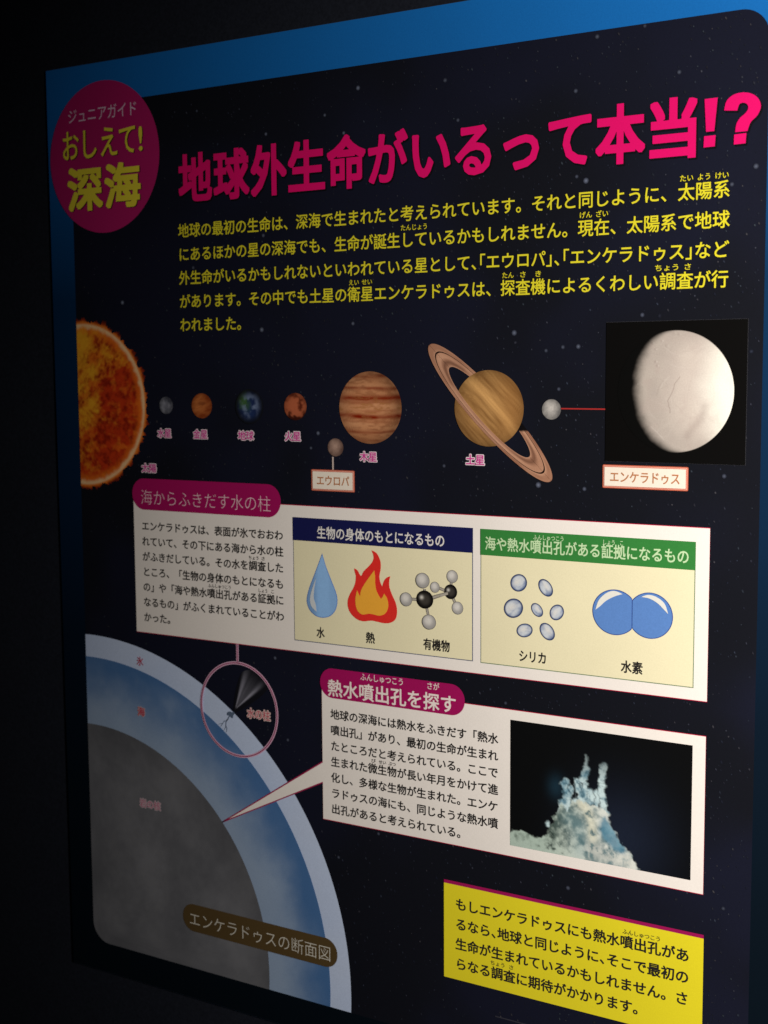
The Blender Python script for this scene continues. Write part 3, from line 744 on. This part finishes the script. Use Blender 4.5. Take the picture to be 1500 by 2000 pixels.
# ------------------------------------------------------------------ cross-section of the icy moon, lower left
CU, CV = -296.0, 384.0
def region(r):
    out = []
    # walk the arc from the left edge to the bottom edge
    a0 = math.asin(max(-1, min(1, (SU0 + .1 - CU) / r))); a1 = math.acos(-(SV1 - .3 - CV) / r)
    for k in range(121):
        a = a0 + (a1 - a0) * k / 120; out.append((CU + r * math.sin(a), CV - r * math.cos(a)))
    rc = 18.0
    for k in range(1, 15): out.append((out[120][0] + (SU0 + rc - out[120][0]) * k / 15, SV1 - .3))
    for k in range(13):
        a = math.radians(90 + 90 * k / 12); out.append((SU0 + .1 + rc + rc * math.cos(a), SV1 - .3 - rc + rc * math.sin(a)))
    for k in range(1, 12): out.append((SU0 + .1, SV1 - .3 - rc + (out[0][1] - SV1 + .3 + rc) * k / 12))
    return out
fc = (CU + 10, CV - 16)
def ice_c(X, Y):
    return mix((0.595, 0.690, 0.900), (0.520, 0.637, 0.900), fbm(X / 60, Y / 60, 95, 3))
R1, R2, R3 = 263.5, 244.2, 185.0
ice = fan_paint('ice_layer', fc, region(R1), 30, ice_c, 4, panel, 'pale blue ice shell of the quarter cross-section')
def ocean_c(X, Y):
    d = (np.hypot(X - CU, Y - CV) - R3) / (R2 - R3)
    n = fbm(X / 34 + 3, Y / 34 + 3, 97, 5)
    n = .5 + (n - .5) * .75 + (fbm(X / 5, Y / 5, 115, 3) - .5) * .10
    t = np.clip(step(.0, 1.02, d + (n - .5) * 1.05), 0, 1)
    a = np.arctan2(X - CU, CV - Y)
    deep = np.array((.066, .165, .38)); lt = np.array((.30, .40, .57))
    c = mix(lt, deep, t)
    return mix(c, (.30, .40, .56), step(.5, .75, n) * (1 - t) * .5)
ocean = fan_paint('ocean_layer', fc, region(R2), 110, ocean_c, 5, panel, 'blue ocean layer of the quarter cross-section')
def rock_c(X, Y):
    n = fbm(X / 34 + 1, Y / 34 + 7, 99, 5); d = np.hypot(X - CU, Y - CV) / R3
    return mix((.112, .116, .134), (.195, .200, .224), step(.1, .9, n * .8 + .2 * fbm(X / 4, Y / 4, 117, 3))) * (1 - .22 * step(.8, 1, d))[:, None]
rock = fan_paint('rock_core', fc, region(R3), 60, rock_c, 6, panel, 'dark grey rock core of the quarter cross-section')
q = [(-244.4, 137.9), (-237.4, 137.5)]; line('layer_name', '氷', q[0][0], q[1][0], (q[0][1] + q[1][1]) / 2, 7, LABELR, ice, eh=8.2, bold=.012)
q = [(-245.5, 181.4), (-236.4, 180.6)]; halo_text('layer_name', '海', q[0][0], q[1][0], (q[0][1] + q[1][1]) / 2, 8.0, ocean, layer=7, ink=LABELR, halo=mat('soft_pink_halo_print', (.50, .38, .42)), g0=.02, g1=.10)
q = [(-245.7, 261.7), (-221.5, 259.1)]; halo_text('layer_name', '岩の核', q[0][0], q[1][0], (q[0][1] + q[1][1]) / 2, 8.0, rock, layer=7, ink=mat('core_label_print', (.55, .16, .26)), halo=mat('dim_halo_print', (.52, .42, .47)), g0=.0, g1=.09)
q = [(-200.0, 352.5), (-44.5, 348.6), (-185.8, 338.9), (-184.5, 363.1), (-53.8, 338.5), (-52.3, 361.6)]
pv0 = (q[2][1] + q[4][1]) / 2; pv1 = (q[3][1] + q[5][1]) / 2
cp = pill(q[0][0], q[1][0], pv0, pv1, BROWN, panel, 'title_tab', 8, 'brown rounded tab naming the cross-section')
line('heading_text', 'エンケラドゥスの断面図', -193.2, -50.7, 351.3, 9, BROWNTXT, cp, eh=13.6, bold=-.010)

# geyser with its call-out ring
CR = mat('dark_crack_print', (.10, .14, .22))
jag = random.Random(9)
gp = smooth([(-149.3, 170.1), (-146.6, 168.9), (-144.2, 169.4), (-142.9, 168.5), (-142.0, 170.1), (-143.3, 172.3), (-143.6, 174.0), (-145.5, 173.7), (-147.4, 172.4), (-149.4, 172.3)], 3)
sheet('vent_chamber', gp, 6, CR, ice)
for path, wd in (([(-147.2, 172.8), (-148.5, 175.3), (-150.2, 177.1), (-152.4, 177.5), (-154.1, 179.9), (-156.1, 182.4)], [1.0, .8, .7, .6, .5, .4]), ([(-148.7, 175.3), (-150.7, 178.1), (-150.9, 181.1), (-149.8, 183.3), (-150.4, 186.5)], [.9, .8, .7, .6, .4]), ([(-154.1, 179.8), (-156.1, 180.2), (-158.3, 180.8)], [.5, .4, .3]), ([(-150.7, 181.5), (-152.0, 184.0), (-153.0, 185.3)], [.6, .45, .3])):
    strip('crack', path, wd, 6, CR, ice)
pq = [(-141.7, 167.0), (-134.5, 139.7), (-123.0, 133.4), (-111.5, 144.4)]
def plume_c(X, Y):
    ox, oy = pq[0]; dx, dy = X - ox, Y - oy
    r_ = np.hypot(dx, dy) / math.hypot(pq[2][0] - ox, pq[2][1] - oy); a = np.arctan2(dx, -dy)
    aL = math.atan2(pq[1][0] - ox, -(pq[1][1] - oy)); aR = math.atan2(pq[3][0] - ox, -(pq[3][1] - oy))
    s = (a - aL) / (aR - aL)
    e = np.exp(-((s - .13) / .13) ** 2) * step(1.15, .35, r_) + np.exp(-((s - .88) / .10) ** 2) * step(1.1, .5, r_) + .38 * np.exp(-((s - .5) / .35) ** 2) * step(1.1, .3, r_)
    e = e * (.6 + .8 * fbm(s * 9 + 3, r_ * 2, 101, 3)) * step(-.08, .10, s) * step(1.08, .92, s) * step(0, .10, r_)
    return mix((.0068, .0070, .0110), (.40, .40, .50), np.clip(e * .55, 0, 1))
pb = [(-142.9, 168.2), (-140.5, 153.2), (-135.4, 138.7), (-128.7, 134.1), (-119.3, 134.6), (-112.8, 139.2), (-109.2, 144.9), (-115.9, 152.6), (-129.2, 161.9), (-139.8, 168.1)]
ox, oy = [(-129.0, 151.8)][0]
grow = [(ox + (a - ox) * 1.06, oy + (b - oy) * 1.06) for a, b in pb]
fan_paint('water_plume', (ox, oy), smooth(grow, 5), 46, plume_c, 3.6, panel, 'faint white plume of water spraying from the ice')
e = (-137.4, 166.3, 38.49, 39.37)
cc = [(-176.9, 167.9), (-97.9, 165.6), (-140.9, 127.5), (-131.6, 204.9)]
ccu = (cc[0][0] + cc[1][0]) / 2; ccv = (cc[2][1] + cc[3][1]) / 2; ccr = ((cc[1][0] - cc[0][0]) + (cc[3][1] - cc[2][1])) / 4
co = strip('callout_ring', ring_pts(ccu, ccv, ccr - 1.0, n=120), 2.4, 8, mat('callout_pale_print', (0.690, 0.432, 0.597)), panel, closed=True, label='thin pink ring around the water plume')
strip('callout_ring_line', ring_pts(ccu, ccv, ccr - 1.0, n=120), .8, 9, mat('callout_line_print', (0.300, 0.035, 0.105)), co, closed=True)
q = [(-137.6, 113.1), (-137.9, 127.8)]
strip('callout_stem', [(q[0][0], q[0][1] - .5), (q[0][0], ccv - ccr + .3)], 2.4, 8, MATS['callout_pale_print'], co)
strip('callout_stem_line', [(q[0][0], q[0][1] - .5), (q[0][0], ccv - ccr + .3)], .8, 9, MATS['callout_line_print'], co)
q = [(-129.4, 168.1), (-105.4, 167.0)]
halo_text('caption', '水の柱', q[0][0], q[1][0], (q[0][1] + q[1][1]) / 2, 8.6, panel, layer=8, ink=LABELR, halo=mat('warm_halo_print', (0.690, 0.510, 0.501)), g0=.0, g1=.09)

# ------------------------------------------------------------------ second text box: looking for vents
q = [(-56.4, 161.8), (246.1, 135.7), (246.7, 242.8), (-56.5, 242.1)]
t_ = [(-56.5, 140.9), (105.3, 135.3)]
bx0, bx1, by1 = (q[0][0] + q[3][0]) / 2, (q[1][0] + q[2][0]) / 2, (q[2][1] + q[3][1]) / 2
by0 = q[1][1]
tl_ = [(-57.4, 197.2), (-156.5, 262.6), (-57.7, 213.5)]
poly = [(bx0, by0), (bx1, by0), (bx1, by1), (bx0, by1), (bx0, tl_[2][1]), (tl_[1][0], tl_[1][1]), (bx0, tl_[0][1])]
box2 = sheet('text_box', poly, 7.6, WHITE, panel, 'white text box with long pointer and undersea photograph')
strip('pink_outline', rect(bx0, by0, bx1, by1), .95, 7.2, PINKLINE, box2, closed=True)
strip('pink_outline', [(bx0, tl_[0][1]), tl_[1]], .95, 7.8, mat('pointer_outline_print', (0.348, 0.014, 0.084)), box2)
strip('pink_outline', [(bx0, tl_[2][1]), tl_[1]], .95, 7.8, MATS['pointer_outline_print'], box2)
q = [(-57.9, 137.0), (68.1, 132.8), (-49.1, 123.0), (55.1, 122.1), (-47.0, 145.9), (60.4, 145.5)]
pill(q[0][0], q[1][0], (q[2][1] + q[3][1]) / 2, (q[4][1] + q[5][1]) / 2, PILL, box2, layer=8)
line('heading_text', '熱水噴出孔を探す', -50.4, 60.8, 137.6, 9, PILLTXT, box2, eh=13.9, bold=.018)
for t, q in (('ふんしゅつこう', [(-20.9, 126.2), (17.0, 125.5)]), ('さが', [(36.7, 126.0), (47.0, 125.9)])):
    ruby(t, q[0][0], q[1][0], (q[0][1] + q[1][1]) / 2, PILLTXT, box2, eh=6.0, layer=9, bold=.008)
b2t = ['地球の深海には熱水をふきだす「熱水', '噴出孔」があり、最初の生命が生まれ', 'たところだと考えられている。ここで', '生まれた微生物が長い年月をかけて進',
       '化し、多様な生物が生まれた。エンケ', 'ラドゥスの海にも、同じような熱水噴', '出孔があると考えられている。']
for i, t in enumerate(b2t):
    line('text_line', t, -48.3, None, 158.2 + 12.45 * i, 8.5, BLACK, box2, em=143.2 / 16.9, eh=8.3, bold=.022)
for t, a, b in (('び', 4.3, 4.75), ('せい', 5.1, 5.85), ('ぶつ', 6.1, 6.85)):
    ruby(t, -48.3 + a * 8.473, -48.3 + b * 8.473, 158.2 + 12.45 * 3 - 6.0, BLACK, box2, eh=3.4, layer=8.5, bold=.02)

# undersea photograph
q = [(104.6, 142.5), (237.6, 143.0), (237.9, 234.7), (104.9, 234.2)]
f0, f1, g0_, g1_ = (q[0][0] + q[3][0]) / 2, (q[1][0] + q[2][0]) / 2, (q[0][1] + q[1][1]) / 2, (q[2][1] + q[3][1]) / 2
mound = [(102.1, 225.8), (107.7, 223.2), (114.5, 221.5), (120.1, 224.7), (124.6, 224.9), (131.3, 223.7), (134.5, 219.0), (138.9, 208.9), (142.1, 203.2), (145.3, 197.5), (149.7, 201.9), (152.9, 194.2), (159.3, 192.7), (165.7, 194.2), (172.0, 195.1), (178.4, 198.1), (181.6, 207.7), (187.9, 215.7), (193.2, 221.8), (197.4, 226.0), (198.5, 230.9), (201.6, 235.3), (201.9, 254.4), (101.0, 253.6)]
chim = [([(148.8, 203.1), (149.6, 196.8), (148.0, 193.0), (149.6, 190.1)], 2.6), ([(148.7, 189.8), (147.2, 185.9), (146.3, 183.5), (147.4, 181.3)], 2.3), ([(150.7, 192.5), (151.9, 187.7), (151.2, 184.3)], 1.5), ([(144.8, 205.8), (145.6, 200.6), (145.3, 197.5)], 2.8),
        ([(159.3, 195.2), (158.0, 189.3), (157.1, 184.3), (156.6, 180.3)], 2.2), ([(162.5, 192.6), (161.4, 186.7), (161.5, 181.1)], 2.3), ([(159.7, 178.3), (161.4, 174.5), (162.7, 169.8)], 2.5), ([(162.5, 171.8), (163.1, 168.2), (163.3, 164.1), (162.2, 161.2)], .9), ([(166.2, 192.0), (166.5, 187.9), (165.8, 185.5)], 2.6), ([(169.9, 194.5), (171.1, 189.2), (170.7, 185.2)], 1.6),
        ([(176.5, 199.5), (175.4, 192.6), (174.9, 186.6), (174.0, 179.7)], 2.6), ([(174.4, 175.5), (175.1, 172.4), (175.3, 166.9)], 2.7), ([(152.9, 202.4), (153.9, 196.1), (156.1, 193.7)], 2.4)]
blue_p = [(176.8, 201.4), (181.1, 207.8), (185.3, 213.1), (190.1, 219.3), (192.0, 222.5), (191.4, 224.6), (188.1, 225.2), (182.8, 222.2), (176.5, 216.7), (173.3, 212.2), (173.7, 206.0)]
knob = [(134.0, 213.4), (134.7, 214.8)]
def sea_c(X, Y):
    n = fbm(X / 7 + 3, Y / 7 + 3, 103, 4); n2 = fbm(X / 2.2, Y / 2.2, 109, 3)
    jx = (fbm(X / 3.2 + 40, Y / 3.2, 105, 3) - .5) * 5; jy = (fbm(X / 3.2, Y / 3.2 + 40, 107, 3) - .5) * 5
    base = mix((.0022, .0025, .0030), (.010, .015, .032), np.exp(-(((X - .62 * f1 - .38 * f0) / 34) ** 2 + ((Y - .8 * g1_ - .2 * g0_) / 36) ** 2)))
    base = mix(base, (.02, .07, .12), .35 * np.exp(-(((X - chim[1][0][1][0] + 7) / 6) ** 2 + ((Y - chim[1][0][1][1]) / 8) ** 2)))
    ins = inside(X + jx, Y + jy, mound)
    dch = np.full(X.shape, 9.0)
    for p, wd in chim: dch = np.minimum(dch, segdist(X + jx * .7, Y + jy * .45, p) - wd * .98 * (.72 + .5 * fbm(Y / 3.0, X * 0 + wd * 9, 133, 2)))
    dch = np.minimum(dch, segdist(X + jx * .5, Y + jy * .5, knob) - 1.2)
    right_ = step(.15, .62, (X - f0) / (f1 - f0))
    big = fbm(X / 13 + 5, Y / 13 + 5, 113, 3)
    lo_ = mix(lin(56, 70, 62), lin(110, 132, 138), right_); hi_ = mix(lin(176, 196, 186), lin(228, 234, 230), right_)
    n5 = fbm(X / 4.2 + 9, Y / 4.2, 131, 4)
    body = mix(lo_ * 1.25, hi_, step(.32, .60, n5 * .42 + n2 * .12 + big * .46))
    body = mix(body, lin(26, 38, 36), step(.36, .25, n2 * .35 + n5 * .65) * .5)
    body = mix(body, lin(118, 160, 172), .35 * np.exp(-(segdist(X, Y, [(150.8, 206.9), (157.3, 211.9), (159.5, 221.8), (159.6, 227.9)]) / 7) ** 2))
    body = mix(body, lin(232, 232, 212), np.exp(-(segdist(X, Y, [(159.3, 195.2), (163.6, 198.6), (166.9, 206.2), (168.0, 218.2)]) / 3.4) ** 2) * .75 * step(.30, .5, n5))
    body = mix(body, lin(216, 218, 212), np.exp(-(segdist(X, Y, [(168.1, 226.4), (180.8, 229.1), (193.3, 230.8)]) / 6) ** 2) * .6 * step(.35, .5, n5))
    db = segdist(X, Y, blue_p, True); db = np.where(inside(X, Y, blue_p), db, -db) + (n - .5) * 3
    body = mix(body, mix(lin(70, 122, 150), lin(116, 168, 192), n), step(-2.6, 1.2, db) * .88)
    ch = mix(lin(104, 146, 166), lin(206, 230, 236), step(.26, .60, n2 * .3 + n * .7))
    fade = step(g0_ + (g1_ - g0_) * .20, g0_ + (g1_ - g0_) * .42, Y)
    c = mix(base, ch, step(1.3, -1.0, dch) * (.35 + .65 * fade) * (.65 + .35 * step(.2, .45, n2)))
    return mix(c, body, step(1.0, -1.0, np.where(inside(X + jx, Y + jy, mound), -1, 1) * segdist(X + jx, Y + jy, mound, True)))
grid_paint('undersea_photograph', f0, g0_, f1, g1_, 250, 190, sea_c, 8.5, box2, 'dark undersea photograph of a pale smoking vent')

# ------------------------------------------------------------------ yellow box
q = [(50.5, 270.0), (247.2, 270.8), (247.0, 273.0), (50.5, 272.9)]
z = [(50.7, 344.5), (194.3, 346.1)]
yb = [(50.4, 271.9), (247.3, 273.7)]
yx0, yx1 = yb[0][0], yb[1][0]; yv0, yv1 = (q[0][1] + q[1][1]) / 2, (z[0][1] + z[1][1]) / 2
ytop = (q[2][1] + q[3][1]) / 2
ybox = sheet('yellow_text_box', rect(yx0, ytop, yx1, yv1), 5, YELLOW, panel, 'yellow text box at the bottom right with magenta top edge')
sheet('magenta_edge', rect(yx0, yv0, yx1, ytop), 5, mat('magenta_edge_print', (0.348, 0.007, 0.094)), ybox)
yt = ['もしエンケラドゥスにも熱水噴出孔があ', 'るなら、地球と同じように、そこで最初の', '生命が生まれているかもしれません。さ', 'らなる調査に期待がかかります。']
YEM = 177.1 / 17.9
for i, t in enumerate(yt):
    line('text_line', t, 60.4, None, 287.1 + 15.2 * i, 6, BLACK, ybox, em=YEM, eh=9.7, bold=.024, half='、' if i == 1 else '')
for t, a, b, ln in (('ふんしゅつこう', 13.15, 15.9, 0), ('ちょう', 2.9, 4.1, 3), ('さ', 4.4, 4.8, 3)):
    ruby(t, 60.4 + a * YEM, 60.4 + b * YEM, 287.1 + 15.2 * ln - 7.2, mat('brown_ruby_print', (.10, .09, .02)), ybox, eh=3.9, bold=.02)
q = [(92.9, 365.7), (154.3, 367.7)]
strip('credit_line', [q[0], (q[1][0], q[0][1])], .9, 5, mat('credit_grey_print', (.035, .035, .05)), panel)
